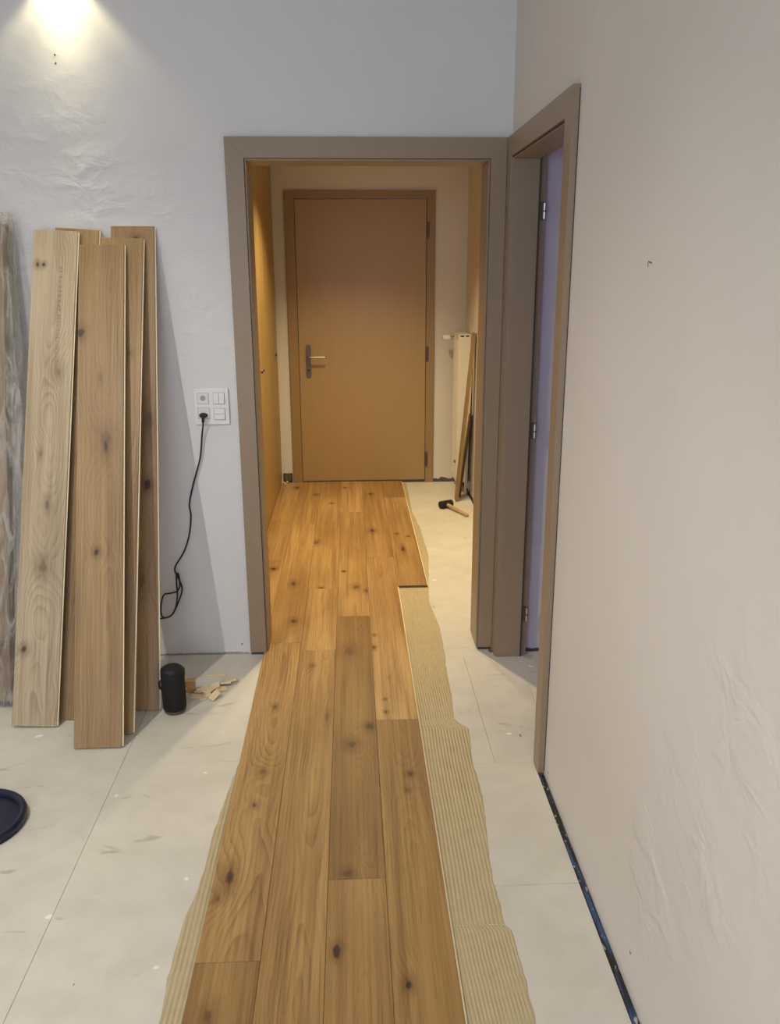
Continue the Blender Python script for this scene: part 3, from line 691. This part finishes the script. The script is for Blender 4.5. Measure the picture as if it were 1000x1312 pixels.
def wall_lean(name, label, y, w_, fx, tx, length, th, mat, tilt=0., group=None, parts=True):
    """board leaning on the right hall wall; width along y"""
    T = math.acos((tx-fx)/length); L = Vector((math.cos(T), tilt, math.sin(T))).normalized()
    Yx = Vector((0, 1, 0)); Yx = (Yx-L*Yx.dot(L)).normalized(); N = L.cross(Yx)      # N faces -x/up
    m = Matrix(((Yx.x, L.x, -N.x, fx), (Yx.y, L.y, -N.y, y), (Yx.z, L.z, -N.z, 0), (0, 0, 0, 1)))
    sgn = 1
    zmin = min((m @ Vector((a*w_/2, 0, b))).z for a in (-1, 1) for b in (0, th))
    e = thing(name, label, 'plank', group=group); e.matrix_world = Matrix.Translation((0, 0, .0006-zmin)) @ m
    box('top_layer', (-w_/2, 0, 0), (w_/2, length, .0036), mat, e, .0006)
    box('core_layer', (-w_/2+.0005, .0005, .0037), (w_/2-.0005, length-.0005, th), mat, e, .0004)
    return e
m_h1 = oak('hall_oak', (.37, .25, .115), (.22, .135, .055), 51, [(0, .5, .01, 2, .6)], 130, .5)
m_h2 = oak('hall_oak_dark', (.15, .088, .04), (.09, .05, .022), 52, (), 130, .5)
wall_lean('oak_board', 'long oak board leaning on the right hall wall in front of the radiator', 6.02, .09, .758, .866, 1.215, .018, m_h1, .02, 'boards leaning in the hall')
wall_lean('oak_board', 'short dark oak board leaning behind the long board in the hall', 6.125, .06, .792, .866, .62, .018, m_h2, .01, 'boards leaning in the hall')
wall_lean('skirting_board', 'narrow pale skirting strip leaning on the hall wall behind the oak boards', 6.185, .04, .848, .872, .98, .014, m_rad, .0, 'boards leaning in the hall')

ml = thing('mallet', 'black rubber mallet with wooden handle lying on the hall subfloor', 'mallet', (.668, 5.815, .028), (0, 0, math.atan2(5.582-5.815, .785-.668)))
# local x along handle
hd_ = cyl('head', (0, -.050, 0), (0, .050, 0), .0272, m_black, ml, n=24, bev=.005)
tube('handle', [(-.02, 0, 0), (.05, 0, -.001), (.16, 0, -.008), (.25, 0, -.0145), (.272, 0, -.0155)], .0118, plain('ash_handle', (.50, .35, .18), .55, var=.15), ml, 12, 4)

# dark socket hole and crumbs at wall foot, left of the hall door
jb = thing('junction_box', 'small dark green wall box at floor level left of the hall door', 'box', (-.510, YD, .012))
m_green = plain('dull_green', (.09, .10, .045), .6, var=.4, sc=50)
box('back_plate', (-.036, -.006, .0), (.036, -.0005, .072), m_black, jb, .001)
lathe('rim', [(.022, 0), (.026, .012), (.030, .012), (.031, 0)], m_green, jb, 20, (0, -.005, .042)).rotation_euler = (PI/2, 0, 0)
box('cover', (-.030, -.016, .01), (.028, -.006, .066), m_green, jb, .004)
for k, (x, y) in enumerate(((-.535, 6.545), (-.525, 6.50), (-.515, 6.57))):
    bm = bmesh.new(); bmesh.ops.create_icosphere(bm, subdivisions=1, radius=.011)
    for v_ in bm.verts: v_.co *= random.uniform(.7, 1.2)
    e = tag(bm_obj('plaster_crumb', bm, m_white_pl2), 'small white plaster crumb in the far left corner of the hall floor', 'crumb', 'plaster crumbs'); e.location = (x, y, .0225); e.scale = (1, 1, .7)

# marks on the right wall and the back wall
wr_ = bpy.data.objects['wall_right']; wb_ = bpy.data.objects['wall_back']
m_mark = plain('grey_mark', (.16, .14, .12), .8)
for y, z, l, a in ((1.835, 1.657, .022, .12), (1.846, 1.652, .009, 1.2)):
    bm = bmesh.new(); add_box(bm, (-.0006, -l/2, -.0015), (.0002, l/2, .0015)); o = bm_obj('scratch', bm, m_mark, wr_, loc=(XR, y, z)); o.rotation_euler = (a, 0, 0)
for y, z in ((2.44, .035), (1.60, .10)):
    cyl('nail_hole', (XR-.0005, y, z), (XR+.0005, y, z), .004, m_mark, wr_, n=8)
for x, z in ((-1.06, 2.40), (-1.06, 2.372), (-.50, .045)):
    cyl('nail_hole', (x, YB-.0005, z), (x, YB+.0005, z), .004, m_mark, wb_, n=8)
